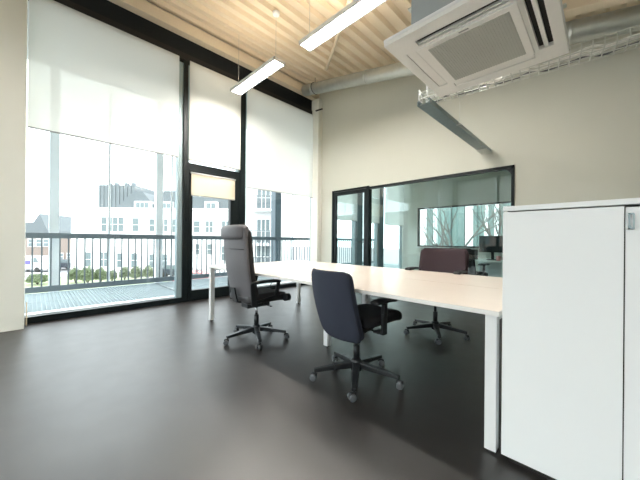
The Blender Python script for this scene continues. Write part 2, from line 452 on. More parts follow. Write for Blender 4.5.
# neighbouring office facade
facade_window('window_7', 5.16, 6.74, 0, ZH, 'first tall window of the neighbouring office')
facade_window('window_8', 7.04, 7.92, 0, ZH, 'narrow middle window of the neighbouring office')
facade_window('window_14', 8.22, 9.50, 0, ZH, 'last tall window of the neighbouring office')
struct('mullion', MB().bbox(XF-.17, 6.74, 0, XF+.012, 7.04, 4.205, .003), M['extcol_dk'], 'wide dark post nearer the partition in the next office')
struct('mullion', MB().bbox(XF-.17, 7.92, 0, XF+.012, 8.22, 4.205, .003), M['extcol_dk'], 'wide dark post nearer the far wall in the next office')
struct('trim_5', MB().box(XF-.14, 5.16, 4.20, XF-.01, YN, 4.60), M['header'], 'black header in the neighbouring office')
blind(5.17, 6.73, 4.215, 1.67, -5.135, 'low hanging blind seen through the partition door', M['blind'])
blind(7.05, 7.91, 4.215, 1.66, -5.135, 'narrow low blind between two dark posts in the next office', M['blind'])
blind(8.23, 9.49, 4.215, 1.64, -5.135, 'low hanging blind by the far wall of the next office', M['blind'])
# far window
r = rootstruct('window_9', 'wide black framed window in the far wall', loc=(0, YN, 0))
mb = MB(); t = .04
mb.box(FX0, -.02, FZ0, FX0+t, .1, FZ1); mb.box(FX1-t, -.02, FZ0, FX1, .1, FZ1); mb.box(FX0, -.02, FZ1-t, FX1, .1, FZ1); mb.box(FX0, -.02, FZ0, FX1, .1, FZ0+t)
mb.build('window_frame', M['black'], r)
MB().box(FX0+.03, .03, FZ0+.03, FX1-.03, .04, FZ1-.03).build('window_pane', M['glass'], r)
MB().box(FX0-.02, -.14, FZ0-.05, FX1+.02, -.02, FZ0-.01).build('window_sill', M['white'], r)

# ------------------------------------------------------------------ balcony
mb = MB()
y = -1.2
while y < 11.2:
    mb.box(-7.36, y, .045, XF-.32, y+.006, .08); y += .05
for x in [-7.34 + .11*i for i in range(17)]:
    mb.box(x, -1.2, .05, x+.004, 11.2, .07)
for x in (-7.37, -6.4, XF-.34): mb.box(x, -1.2, .0, x+.03, 11.2, .08)
for yy in (-.2, 2.0, 4.2, 6.4, 8.6): mb.box(-7.36, yy, .0, XF-.32, yy+.04, .078)
struct('balcony_floor', mb, M['grate'], 'galvanised steel grating of the balcony')
rl = thing('balcony_railing', 'dark grey steel balcony railing with upright bars, outside the big windows', 'railing', (-7.3, 5.0, .09))
MB().bbox(-.04, -6.2, 1.0, .03, 6.2, 1.10, .006).build('top_rail', M['rail'], rl)
MB().bbox(-.03, -6.2, .01, .03, 6.2, .115, .006).build('bottom_rail', M['rail'], rl)
y = -5.0; k = 0
bal = None
while y < 6.15 and k < 98:
    if bal is None:
        bal = MB().box(-.011, -.011, .11, .011, .011, 1.01).build('baluster', M['rail'], rl, (0, y, 0))
    else:
        c = bal.copy(); C.link(c); c.parent = rl; c.location = (0, y, 0)
    y += .1225; k += 1
for i, (ya, yb, lab, m) in enumerate(((.22, .365, 'white exterior column nearest the cream indoor column', 'extcol'), (2.05, 2.20, 'white exterior column just left of the balcony door', 'extcol'), (5.46, 5.70, 'dark exterior column behind the corner window', 'extcol_dk'), (10.3, 10.5, 'white exterior column outside the neighbouring office', 'extcol'))):
    r_ = (yb-ya)/2
    mb = MB(); mb.bbox(-r_, -r_, 0, r_, r_, 7.65, .01)
    mb.box(-r_-.04, -r_-.04, 0, r_+.04, r_+.04, .03)
    tag(mb.build('exterior_column', M[m], None, (-7.55, (ya+yb)/2, -3.2)), lab, 'column')
for yy, lab in ((1.145, 'thin white downpipe outside the leftmost window'), (2.38, 'thin white downpipe beside the balcony door'), (6.18, 'thin grey downpipe outside the corner window')):
    tag(MB().tube([(0, 0, 0), (0, 0, 7.65)], .022, 12).build('downpipe', M['extcol'], None, (-7.45, yy, -3.2)), lab, 'pipe')
struct('balcony_slab', MB().box(-7.7, -14, 4.45, XF-.16, 11.5, 4.7), M['concrete'], 'pale slab of the balcony above')

# ------------------------------------------------------------------ round duct along the wall
t = thing('ventilation_duct', 'round galvanised duct running along the wall top under the ceiling', 'duct', (-2.26, 4.40, 3.975))
def dp(x): return (x, 0, -SL*.98*x)
mb = MB(); mb.tube([dp(-2.62), dp(3.9)], .118, 32); mb.build('duct_pipe', M['galv'], t)
for xx in (-2.35, -.9, .55, 2.0, 3.4):
    MB().tube([dp(xx-.02), dp(xx+.02)], .123, 32).build('duct_collar', M['galv'], t)
mb = MB()
q = Vector(dp(-2.3)); mb.tube([q + Vector((0, .125*math.cos(a), .125*math.sin(a))) for a in [PI*2*i/24 for i in range(25)]], .006, 6, False)
mb.tube([q+Vector((0, 0, .12)), q+Vector((0, 0, .24))], .005, 6)
mb.build('duct_clamp', M['dark'], t)
# roof beam above the duct
mb = MB()
for (w_, z0, z1) in ((.07, -.20, -.185), (.008, -.185, -.04), (.07, -.04, -.025)):
    for a_ in (0,):
        x0, x1 = -1.3, XR-.01
        v = [(x0, -w_, cz(x0)+z0), (x1, -w_, cz(x1)+z0), (x1, -w_, cz(x1)+z1), (x0, -w_, cz(x0)+z1)]
        mb.prism([(p[0], p[2]) for p in v], 1, 4.05-w_, 4.05+w_)
tag(mb.build('roof_beam', M['deck'], None), 'cream steel roof beam to the right of the air conditioner', 'beam')
# roof brace
BRACE_A, BRACE_B = (-3.95, 4.12, 4.52), (-2.30, 2.82, 4.16)
tag(MB().tube([BRACE_A, BRACE_B], .028, 12).build('roof_brace', M['deck'], None), 'thin cream diagonal brace under the ceiling behind the lamp', 'brace')
tag(MB().tube([(-5.0, 4.85, 4.26), (-4.86, 4.95, 4.30)], .018, 8).build('sensor', M['dark'], None), 'small dark sensor high in the corner', 'sensor')

# ------------------------------------------------------------------ pendant lamps
def pendant(x0, x1, y, z, label, lm='led'):
    t = thing('pendant_lamp', label, 'lamp', ((x0+x1)/2, y, z), group='linear pendant lamps')
    L = (x1-x0)/2; w = .105
    mb = MB()
    mb.bbox(-L, -w, 0, L, -w+.022, .05, .003); mb.bbox(-L, w-.022, 0, L, w, .05, .003)
    mb.bbox(-L, -w, 0, -L+.02, w, .05, .003); mb.bbox(L-.02, -w, 0, L, w, .05, .003)
    mb.box(-L+.02, -w+.02, .03, L-.02, w-.02, .045)
    mb.build('lamp_housing', M['white'], t)
    # cross louvre
    # rows of bright lens cells set in a white louvre
    mb = MB(); n = int(2*L/.05); cw = (2*L-.06)/n
    for i in range(n):
        for j in range(3):
            x = -L+.03+cw*(i+.5); yy = (j-1)*.046
            mb.box(x-cw*.40, yy-.019, .005, x+cw*.40, yy+.019, .012)
    mb.build('lamp_diffuser', M[lm], t)
    MB().box(-L+.018, -w+.020, .012, L-.018, w-.020, .028).build('lamp_louvre', M['white'], t)
    MB().box(-L+.06, -w+.03, .05, L-.06, w-.03, .056).build('lamp_uplight', M['ledup'], t)
    for s in (-1, 1):
        xx = s*(L-.10); wx = (x0+x1)/2 + xx
        top = cz(wx) - z
        mb = MB(); mb.tube([(xx, 0, .05), (xx, 0, top)], .0025, 6); mb.tube([(xx, -.03, .05), (xx, 0, .11), (xx, .03, .05)], .002, 6)
        mb.build('hanging_wire', M['blind_bar'], t)
        if (x0 > -4 and s < 0) or (x0 < -4 and s < 0): continue
        MB().lathe([(.002, top-.03), (.05, top-.025), (.055, top+.01), (.002, top+.012)], (xx, 0, 0), 20).build('ceiling_rose', M['white'], t)
    return t
pendant(-4.66, -3.37, 2.53, 3.70, 'lit white pendant lamp nearer the windows, whole in view')
pendant(-2.89, -1.58, 2.58, 3.70, 'lit white pendant lamp cut off by the top of the picture')
for xa, yy, zz, lab in ((-3.4, -2.4, 4.0, 'unseen lamp added behind the camera for fill light, nearer the windows'), (-.8, -2.4, 3.2, 'unseen lamp added behind the camera for fill light, further from the windows')):
    pendant(xa, xa+1.37, yy, zz, lab, 'led_added')  # unseen lamps, added to brighten the room and the cabinet front

# ------------------------------------------------------------------ ceiling cassette unit
ax0, ax1, ay0, ay1, az = -1.13, -.185, 1.78, 2.78, 2.50
t = thing('air_conditioner', 'white square air conditioner cassette hanging under the ceiling', 'air conditioner', ((ax0+ax1)/2, (ay0+ay1)/2, az))
W, D = (ax1-ax0)/2, (ay1-ay0)/2
def rect_frame(mb, x0, y0, x1, y1, holes, z0, z1):
    xs = sorted({x0, x1} | {h[0] for h in holes} | {h[2] for h in holes}); ys = sorted({y0, y1} | {h[1] for h in holes} | {h[3] for h in holes})
    for i in range(len(xs)-1):
        for j in range(len(ys)-1):
            cx, cy = (xs[i]+xs[i+1])/2, (ys[j]+ys[j+1])/2
            if any(h[0] < cx < h[2] and h[1] < cy < h[3] for h in holes): continue
            mb.box(xs[i], ys[j], z0, xs[i+1], ys[j+1], z1)
sl = .36
slots = [(-sl*.8, -D+.10, sl*.8, -D+.165), (-sl*.8, D-.165, sl*.8, D-.10), (-W+.07, -sl*.85, -W+.145, sl*.85), (W-.15, -sl*.8, W-.065, sl*.85)]
mb = MB(); rect_frame(mb, -W, -D, W, D, slots, 0, .035)
bmesh.ops.remove_doubles(mb.bm, verts=mb.bm.verts, dist=1e-5)
mb.build('cover_panel', M['acw'], t)
MB().bbox(-W-.004, -D-.004, .028, W+.004, D+.004, .05, .004).build('panel_rim', M['white'], t)
mb = MB()
for s_ in slots: mb.box(s_[0], s_[1], .026, s_[2], s_[3], .029)
mb.build('air_slot', M['dark'], t)
# louvre flaps: closed at left and far, open at near and right
for i, s_ in enumerate(slots):
    mb = MB(); cx, cy = (s_[0]+s_[2])/2, (s_[1]+s_[3])/2
    hx, hy = (s_[2]-s_[0])/2-.004, (s_[3]-s_[1])/2-.004
    if i in (1, 2): mb.bbox(cx-hx, cy-hy, .004, cx+hx, cy+hy, .012, .002)
    elif i == 0: mb.bbox(cx-hx, cy+hy-.022, .002, cx+hx, cy+hy-.010, .02, .002)
    else: mb.bbox(cx-.012, cy-hy, .002, cx+.012, cy+hy, .02, .002)
    mb.build('louvre_flap', M['acw'], t)
mb = MB(); gw, gd = .25, .27
mb.bbox(-gw-.045, -gd-.045, -.012, gw+.045, gd+.045, .004, .004)
mb.build('grille_frame', M['acw'], t)
mb = MB(); mb.box(-gw, -gd, -.0135, gw, gd, -.010)
for i in range(30):
    x = -gw + (i+.5)*2*gw/30; mb.box(x-.003, -gd, -.0155, x+.003, gd, -.0133)
mb.build('intake_grille', M['acgrey'], t)
MB().box(-.03, -gd-.030, -.0135, .03, -gd-.018, -.0118).build('maker_mark', M['blind_bar'], t)
mb = MB(); mb.bbox(-W+.17, -D+.07, .05, W-.05, D-.07, .36, .006)
mb.build('unit_body', M['acbody'], t)
mb = MB()
for sx in (-1, 1):
    for sy in (-1, 1):
        x, y = (W-.035 if sx > 0 else -W+.15), sy*(D-.14)
        mb2 = MB(); wx = (ax0+ax1)/2 + x
        mb2.tube([(x, y, .28), (x, y, cz(wx)-az)], .006, 8); mb2.box(x-.03, y-.02, .27, x+.03, y+.02, .28)
        mb2.build('threaded_rod', M['galv'], t)
mb.bm.free()

# ------------------------------------------------------------------ wire mesh cable tray with strut arm
t = thing('cable_tray', 'long wire mesh cable tray carrying pale cables below the ceiling', 'cable tray', (-1.36, 2.82, 2.575), math.radians(7))
mb = MB(); Lt = 3.4; wd = .19; ht = .065
for yy in (0, wd*.33, wd*.66, wd): mb.tube([(0, yy, 0), (Lt, yy, 0)], .0042, 6)
for yy in (0, wd):
    mb.tube([(0, yy, ht), (Lt, yy, ht)], .0038, 6); mb.tube([(0, yy, ht/2), (Lt, yy, ht/2)], .0026, 6)
x = .01
while x < Lt:
    mb.tube([(x, 0, ht), (x, 0, 0), (x, wd, 0), (x, wd, ht)], .0042, 5); x += .065
mb.build('wire_mesh', M['galv'], t)
for i, (yy, zz, ph) in enumerate(((.03, .016, 0), (.065, .018, 1.3), (.10, .016, 2.1), (.165, .02, .4))):
    MB().tube([(.03+Lt*j/70*.98, yy+.022*math.sin(j*.9+ph), zz+.006*math.sin(j*1.7+ph)) for j in range(71)], .009, 6).build('cable', M['acw'] if i != 3 else M['castor'], t)
MB().bbox(-.012, -.004, -.004, .0, .10, .10, .002).build('end_plate', M['white'], t)
t = thing('strut_arm', 'blue grey steel channel arm reaching from the wall to the cable tray', 'bracket', (-1.305, 5.03, 2.53))
mb = MB(); w_ = .066
mb.box(-w_, -2.24, -.035, w_, 0, -.031); mb.box(-w_, -2.24, -.031, -w_+.005, 0, .012); mb.box(w_-.005, -2.24, -.031, w_, 0, .012)
mb.box(-w_, -2.24, .008, -w_+.02, 0, .012); mb.box(w_-.02, -2.24, .008, w_, 0, .012)
mb.build('channel', M['strut'], t)
mb = MB(); mb.bbox(-.075, -.008, -.05, .075, 0, .03, .003); mb.bbox(-.072, -.30, -.044, .072, 0, -.035, .003)
mb.build('wall_bracket', M['galv'], t)
tag(MB().tube([(-1.315, 2.90, 2.50), (-1.315, 2.90, cz(-1.315))], .011, 10).build('threaded_rod', M['white'], None), 'white threaded rod holding the tray end of the strut arm', 'rod')
mb = MB(); mb.tube([(-1.02, 2.99, 2.56), (-1.02, 2.995, 2.40), (-1.025, 2.99, 2.27)], .003, 6); mb.tube([(-1.05, 2.99, 2.268), (-.99, 2.99, 2.268)], .004, 6)
tag(mb.build('hanging_wire', M['galv'], None), 'short loose wire dangling below the cable tray', 'wire')

# ------------------------------------------------------------------ bench desk
DX0, DX1, DY0, DY1, DZ = -3.80, -.372, 1.672, 3.31, .745
t = thing('bench_desk', 'long shared white office desk with pale maple top in the middle of the room', 'desk', ((DX0+DX1)/2, (DY0+DY1)/2, 0))
ox, oy = (DX0+DX1)/2, (DY0+DY1)/2
hx, hy = (DX1-DX0)/2, (DY1-DY0)/2
mb = MB(); mb.box(-hx, -hy, DZ-.026, hx, hy, DZ-.0015)
top = mb.build('tabletop', M['edge'], t)
mb = MB(); mb.box(-hx+.002, -hy+.002, DZ-.0015, hx-.002, -.006, DZ); mb.box(-hx+.002, .006, DZ-.0015, hx-.002, hy-.002, DZ)
mb.build('laminate_surface', M['desk'], top)['label'] = 'pale maple laminate surface'
L_ = .055
legs = [(-hx+.02, -hy+.015), (-hx+.02, hy-.015-L_), (hx-L_-.012, -hy+.015), (hx-L_-.012, hy-.015-L_), (-.03+.066, -hy+.46), (-.03+.066, hy-.46-L_)]
leg = None
for lx, ly in legs:
    if leg is None:
        leg = MB().bbox(0, 0, .012, L_, L_, DZ-.026, .003).build('leg', M['white'], t, (lx, ly, 0))
        foot = MB().lathe([(.018, 0), (.02, .012)], (L_/2, L_/2, 0), 16).build('leg_foot', M['plastic'], leg)
    else:
        c = leg.copy(); C.link(c); c.parent = t; c.location = (lx, ly, 0)
        f = foot.copy(); C.link(f); f.parent = c
mb = MB()
for x in (-hx+.03, hx-L_-.002): mb.box(x, -hy+.07, DZ-.066, x+.035, hy-.07, DZ-.026)
mb.box(.045, -hy+.46, DZ-.066, .08, hy-.46, DZ-.026)
for y in (-hy+.20, hy-.24): mb.box(-hx+.06, y, DZ-.066, hx-.06, y+.035, DZ-.026)
mb.build('support_rail', M['white'], t)
# cable basket and hanging cables
mb = MB()
for s in (-1, 1):
    x0 = -hx+.25 if s < 0 else .25; x1 = x0+1.15
    for yy, zz in ((-.12, .60), (.0, .60), (.12, .60), (-.12, .66), (.12, .66)): mb.tube([(x0, yy-.1, zz), (x1, yy-.1, zz)], .003, 5)
    k = x0
    while k < x1: mb.tube([(k, -.22, .72), (k, -.22, .60), (k, .02, .60), (k, .02, .72)], .0025, 4); k += .06
mb.build('cable_basket', M['plastic'], t)
mb = MB(); mb.tube([(-hx+.27+1.1*j/30, -.1+.03*math.sin(j), .625+.01*math.sin(j*2.2)) for j in range(31)], .022, 8)
mb.tube([(.3+1.1*j/30, -.1+.03*math.sin(j), .625+.01*math.sin(j*2.2)) for j in range(31)], .022, 8)
mb.build('cable_bundle', M['plastic'], t)
mb = MB(); cx = -hx+.55
mb.tube([(cx, -.45, .72), (cx-.01, -.42, .55), (cx+.02, -.4, .40), (cx+.10, -.38, .33), (cx+.19, -.37, .36), (cx+.24, -.36, .50), (cx+.26, -.3, .62), (cx+.28, -.1, .64)], .004, 6)
mb.build('hanging_cable', M['plastic'], t)

# ------------------------------------------------------------------ office chairs
def star_base(t, R=.32, rot=0, m='steel_dk', castor='castor', col='plastic', seat_z=.42):
    hub = MB()
    hub.lathe([(.03, .06), (.045, .07), (.05, .12), (.042, .15), (.03, .16)], (0, 0, 0), 20)
    hub.build('base_hub', M[m], t)
    for k in range(5):
        a = rot + 2*PI*k/5; c, s = math.cos(a), math.sin(a)
        mb = MB()
        mb.bar((c*.03, s*.03, .115), (c*(R*.55), s*(R*.55), .10), .058, .05, w2=.048, h2=.038)
        mb.bar((c*(R*.54), s*(R*.54), .10), (c*(R+.012), s*(R+.012), .080), .048, .038, w2=.036, h2=.028)
        lg = smooth_bevel(mb.build('base_arm', M[m], t), .006, 2)
        # castor: fork, twin wheels
        cx, cy = c*R, s*R
        mb = MB(); tilt = a + random.uniform(-1.2, 1.2)
        rot_ = Matrix.Rotation(tilt, 4, 'Z')
        mb.tube([(0, 0, .05), (0, 0, .085)], .007, 8)
        mb.cushion(.052, .03, .028, .012, lambda p: p+Vector((.012, 0, .048)), 4)
        mb.xf(Matrix.Translation((cx, cy, 0)) @ rot_)
        cs = mb.build('castor', M[col], t)
        mb = MB()
        for sd in (-.018, .018):
            mb.lathe([(.010, -.008), (.023, -.0085), (.0265, -.004), (.0265, .004), (.023, .0085), (.010, .008)], (.016, sd, .0268), 18, Matrix.Rotation(PI/2, 4, 'X'))
        mb.xf(Matrix.Translation((cx, cy, 0)) @ rot_)
        mb.build('castor_wheel', M[castor], cs)
    mb = MB(); mb.tube([(0, 0, .15), (0, 0, .27)], .026, 18); mb.build('column_sleeve', M['plastic'], t)
    mb = MB(); mb.tube([(0, 0, .26), (0, 0, seat_z-.06)], .015, 14); mb.build('gas_lift', M['chrome' if m == 'steel_dk' else 'plastic'], t)
    mb = MB(); mb.bbox(-.075, -.15, seat_z-.075, .075, .13, seat_z-.015, .012)
    mb.tube([(.07, .04, seat_z-.045), (.19, .05, seat_z-.05)], .006, 8); mb.cushion(.05, .022, .012, .005, lambda p: p+Vector((.20, .05, seat_z-.05)), 3)
    mb.build('tilt_mechanism', M['plastic'], t)

# local frame: chair faces +Y, origin at the floor under the column
def executive_chair(loc, rz, label):
    t = thing('executive_chair', label, 'chair', loc, rz)
    star_base(t, .32, math.radians(-98)-rz, seat_z=.44)
    def sf(p):
        k = p.y/.24
        return Vector((p.x*(1-.04*k), p.y+.03, p.z+.475 - .035*max(0, k-.5)**2*2 + .012*(p.x/.25)**2))
    MB().cushion(.44, .50, .10, .045, sf).build('seat', M['black_leather'], t)
    # tall back: slightly curved, wide wings, leaning back
    def backf(off, thick):
        def f(p):
            k = (p.z)/.40                     # -1..1
            wv = 1.0 + .03*math.sin((k+.3)*2.0) - .10*max(0, k-.55)
            y = -.225 - .05*k - .03*max(0, k-.3) + .03*(p.x/.24)**2 - .015*math.cos(k*3) + off
            return Vector((p.x*wv, y + p.y, .83 + p.z))
        return f
    MB().cushion(.488, .035, .79, .017, backf(-.03, 0), 14).build('back_shell', M['grey_leather'], t)
    bk = MB().cushion(.45, .085, .76, .042, backf(.025, 0), 14).build('back_cushion', M['black_leather'], t)
    mb = MB()
    def hf(p):
        return Vector((p.x, -.292 + p.y + .03*(p.x/.24)**2, 1.175 + p.z))
    mb.cushion(.452, .125, .15, .05, hf, 8); mb.build('headrest', M['grey_leather'], t)
    mb = MB()
    mb.tube([(-.225, -.285, 1.00), (0, -.312, 1.003), (.225, -.285, 1.00)], .003, 6); mb.build('back_seam', M['black_leather'], bk)
    for s in (-1, 1):
        mb = MB(); x = s*.234
        mb.bar((s*.18, -.14, .435), (x, -.14, .44), .05, .02)
        mb.bar((x, -.17, .43), (x+s*.003, -.19, .655), .024, .055, up=(0, 1, 0), w2=.024, h2=.05)
        mb.bar((x, .13, .645), (x, .10, .50), .022, .04, up=(0, 1, 0)); mb.bar((x, .12, .50), (x, -.15, .46), .022, .03)
        smooth_bevel(mb.build('armrest_frame', M['plastic'], t), .006)
        mb = MB(); mb.cushion(.055, .36, .032, .014, lambda p, x=x: Vector((x+p.x, -.03+p.y, .665+p.z-.01*(p.y/.18)**2)), 6)
        mb.build('armrest_pad', M['plastic'], t)
    mb = MB(); mb.bar((0, -.10, .42), (0, -.25, .45), .09, .015); mb.bar((0, -.25, .445), (0, -.285, .60), .09, .015, up=(0, 1, 0))
    mb.build('back_bracket', M['plastic'], t)
    mb = MB(); mb.tube([(.25, .20, .47), (.25, .26, .47)], .04, 16); mb.build('tension_knob', M['plastic'], t)
    return t

def task_chair(loc, rz, label, base_rot, backm, arms=True, seatm='blackfab', bw=.48, bz=(.41, .885), arm_z=.66, curve=.05, arm_sides=(-1, 1), lean=.06, seat_z=.45, taper=.02, ax_=.285, sw=.49, sy=0, by=0):
    t = thing('office_chair', label, 'chair', loc, rz)
    star_base(t, .33, base_rot-rz, m='plastic', seat_z=seat_z)
    def sf(p):
        k = p.y/.24
        return Vector((p.x*(1-.05*k), p.y+.03+sy, p.z+seat_z+.035 - .03*max(0, k-.5)**2*2))
    MB().cushion(sw, .50, .085, .038, sf).build('seat', M[seatm], t)
    hz = (bz[1]-bz[0])/2; mz = (bz[1]+bz[0])/2
    def bf(off):
        def f(p):
            k = p.z/hz
            w = 1.03 + taper*k - .05*k*k - .13*(max(0, abs(k)-.7)/.3)**2.5
            y = -.215 + by - lean*k - .02*math.cos(k*1.6) + curve*(p.x/(bw/2))**2
            return Vector((p.x*w, y+p.y+off, mz+p.z))
        return f
    MB().cushion(bw, .028, hz*2, .014, bf(-.03), 12).build('back_shell', M[backm], t)
    MB().cushion(bw-.015, .055, hz*2-.02, .027, bf(.01), 12).build('backrest', M[backm], t)
    mb = MB(); mb.bar((0, -.05, seat_z-.05), (0, -.19+lean+by, seat_z-.05), .075, .02); mb.bbox(-.045, -.205+lean+by, seat_z-.085, .045, -.155+lean+by, seat_z+.02, .01)
    mb.build('back_bracket', M['plastic'], t)
    if arms:
        for s in arm_sides:
            x = s*ax_
            mb = MB(); mb.bar((s*.17, .02, seat_z-.035), (x, .02, seat_z-.035), .06, .018)
            mb.bar((x, .02, seat_z-.045), (x, .02, arm_z-.10), .022, .055, up=(0, 1, 0)); mb.bar((x, .02, arm_z-.12), (x, .025, arm_z-.01), .030, .04, up=(0, 1, 0))
            smooth_bevel(mb.build('armrest_post', M['plastic'], t), .005)
            mb = MB(); mb.cushion(.08, .25, .028, .013, lambda p, x=x: Vector((x+p.x, .02+p.y, arm_z+p.z-.008*(p.y/.12)**2)), 6)
            mb.build('armrest_pad', M['plastic'], t)
    return t

executive_chair((-2.73, 1.76, 0), math.radians(-2), 'tall grey leather executive chair with black seat at the window end of the desk')
task_chair((-1.396, 1.835, 0), math.radians(-4), 'dark blue grey office chair with low back nearest the camera', math.radians(-127), 'navy', bw=.405, bz=(.36, .885), lean=.075, taper=-.02, by=-.045, ax_=.25, sw=.40, sy=.10)
task_chair((-1.40, 3.36, 0), math.radians(180), 'dark plum office chair on the far side of the long desk', math.radians(-60), 'maroon', bw=.57, bz=(.52, 1.015), arm_z=.765, curve=.06, seat_z=.47)

# ------------------------------------------------------------------ cabinet
CX0, CY = -.357, 1.669
t = thing('storage_cabinet', 'large white office cabinet with tall doors at the right of the desk', 'cabinet', (CX0+.8, CY+.22, 0))
w2, d2, hc = .80, .22, 1.278
mb = MB()
mb.box(-w2, -d2+.020, .03, -w2+.018, d2, hc-.026); mb.box(w2-.018, -d2+.020, .03, w2, d2, hc-.026)
mb.box(-w2+.018, d2-.012, .03, w2-.018, d2, hc-.026); mb.box(-w2+.018, -d2+.022, .03, w2-.018, d2-.012, .05)
mb.build('carcass', M['cabinet'], t)
MB().bbox(-w2-.001, -d2-.002, hc-.024, w2+.001, d2+.002, hc, .002).build('cabinet_top', M['cabinet'], t)
MB().box(-w2+.03, -d2+.03, 0, w2-.03, d2-.03, .03).build('plinth', M['dark'], t)
gx = .063-(CX0+.8)   # gap between the doors
dl = MB().bbox(-w2, -d2, .032, gx-.002, -d2+.019, hc-.030, .0015).build('door', M['cabinet'], t)
dr = MB().bbox(gx+.002, -d2+.006, .032, gx+.002+.42, -d2+.02, hc-.034, .0015).build('door', M['cabinet'], t)
MB().bbox(gx+.002+.427, -d2, .032, w2, -d2+.019, hc-.030, .0015).build('door', M['cabinet'], t)
MB().box(gx-.003, -d2+.012, .032, gx+.004, -d2+.024, hc-.030).build('gap_strip', M['dark'], t)  # dark strip set behind the gap between the doors
mb = MB(); lx = gx+.009
mb.box(lx, -d2-.004, hc-.122, lx+.005, -d2+.006, hc-.058); mb.box(lx, -d2-.004, hc-.122, lx+.016, -d2+.006, hc-.116); mb.box(lx, -d2-.004, hc-.064, lx+.016, -d2+.006, hc-.058)
mb.box(lx+.013, -d2-.006, hc-.122, lx+.017, -d2+.006, hc-.062); mb.tube([(lx+.004, -d2-.008, hc-.112), (lx+.004, -d2+.004, hc-.112)], .005, 12)
mb.build('lock_bracket', M['strut'], dr)['label'] = 'small grey lock bracket'

# ------------------------------------------------------------------ neighbouring office
t = thing('office_desk', 'white desk with monitors seen through the glass partition', 'desk', (-1.0, 6.5, 0))
MB().bbox(-.95, -.42, .715, .95, .42, .74, .003).build('tabletop', M['white'], t)
for lx in (-.93, -.33, .87):
    for ly in (-.40, .34): MB().bbox(lx, ly, 0, lx+.06, ly+.06, .715, .003).build('leg', M['white'], t)
mb = MB(); mb.box(-.9, .36, .3, .9, .38, .70); mb.build('back_panel', M['white'], t)
def monitor(loc, rz, label, w=.50, h=.30):
    t = thing('computer_monitor', label, 'monitor', loc, rz, 'monitors in the next office')
    MB().cushion(.24, .18, .014, .006, lambda p: p+Vector((0, 0, .007)), 4).build('monitor_foot', M['plastic'], t)
    mb = MB(); mb.bar((0, .03, .01), (0, .035, .25), .05, .015, up=(0, 1, 0)); mb.build('monitor_stand', M['plastic'], t)
    MB().bbox(-w/2, -.005, .15, w/2, .025, .15+h+.03, .005).build('monitor_bezel', M['plastic'], t)
    MB().box(-w/2+.01, -.0065, .17, w/2-.01, -.0052, .15+h+.02).build('monitor_screen', M['screen'], t)
    return t
monitor((-1.55, 6.47, .74), math.radians(28), 'dark monitor turned a little on the next office desk, left one')
monitor((-1.16, 6.50, .74), math.radians(12), 'dark monitor beside the cabinet edge on the next office desk, right one')
mb = MB(); mb.cushion(.16, .03, .20, .012, lambda p: p+Vector((0, .02*p.z, .10)), 5)
tag(mb.build('desk_phone', M['plastic'], None, (-1.86, 6.30, .74), .4), 'small black upright device on the left end of the next office desk', 'device')
mb = MB(); mb.lathe([(.001, 0), (.034, .0), (.038, .03), (.038, .09), (.034, .09), (.033, .01), (.001, .008)], (0, 0, 0), 20)
mb.tube([(.036, 0, .075), (.062, 0, .065), (.062, 0, .03), (.036, 0, .02)], .005, 8)
tag(mb.build('mug', M['pink'], None, (-1.40, 6.22, .74)), 'small pinkish mug on the next office desk', 'mug')
task_chair((-1.78, 5.72, 0), math.radians(-15), 'black office chair at the white desk in the next office', .3, 'blackfab', bz=(.50, .98), arm_z=.70, seat_z=.47)

# ------------------------------------------------------------------ outside
G = -3.2
struct('ground', MB().box(-140, -80, G-.5, XF-.6, 140, G).box(XF-.6, -80, G-.5, 60, YB-.5, G), M['asphalt'], 'grey ground outside')
struct('ground_far', MB().box(XF-.6, YN+.4, G-.5, 140, 140, G), M['asphalt'], 'grey ground behind the building')
YAW = math.radians(44.75)
def W_(u, d, z=0): return Vector((u*math.cos(YAW) - d*math.sin(YAW), u*math.sin(YAW) + d*math.cos(YAW), z))
struct('lawn', MB().box(-30, 21, G, 4, 31, G+.03).xf(Matrix.Rotation(YAW, 4, 'Z')), M['lawn'], 'lawn in front of the white block')
struct('path', MB().box(-40, 31.5, G, 8, 35, G+.04).xf(Matrix.Rotation(YAW, 4, 'Z')), M['paving'], 'pale path before the white block')

def Z(px, py, d): return 1.1 - (py - (240 + (px-320)*.00922))/285.06*d
def U(px, d): return (px-320)/285.06*d
def bwindow(parent, x0, z0, x1, z1, y=0, n=2):
    mb = MB(); mb.box(x0, y-.10, z0, x1, y-.02, z1); 
    f = mb.build('window', M['winglass'], parent)
    mb = MB(); b = .09
    mb.box(x0-b, y-.14, z0-b, x1+b, y-.08, z0); mb.box(x0-b, y-.14, z1, x1+b, y-.08, z1+b)
    mb.box(x0-b, y-.14, z0, x0, y-.08, z1); mb.box(x1, y-.14, z0, x1+b, y-.08, z1)
    for i in range(1, n):
        x = x0+(x1-x0)*i/n; mb.box(x-.04, y-.14, z0, x+.04, y-.08, z1)
    mb.box(x0, y-.14, (z0+z1)/2-.03, x1, y-.09, (z0+z1)/2+.03)
    mb.build('window_frame', M['winframe'], f)

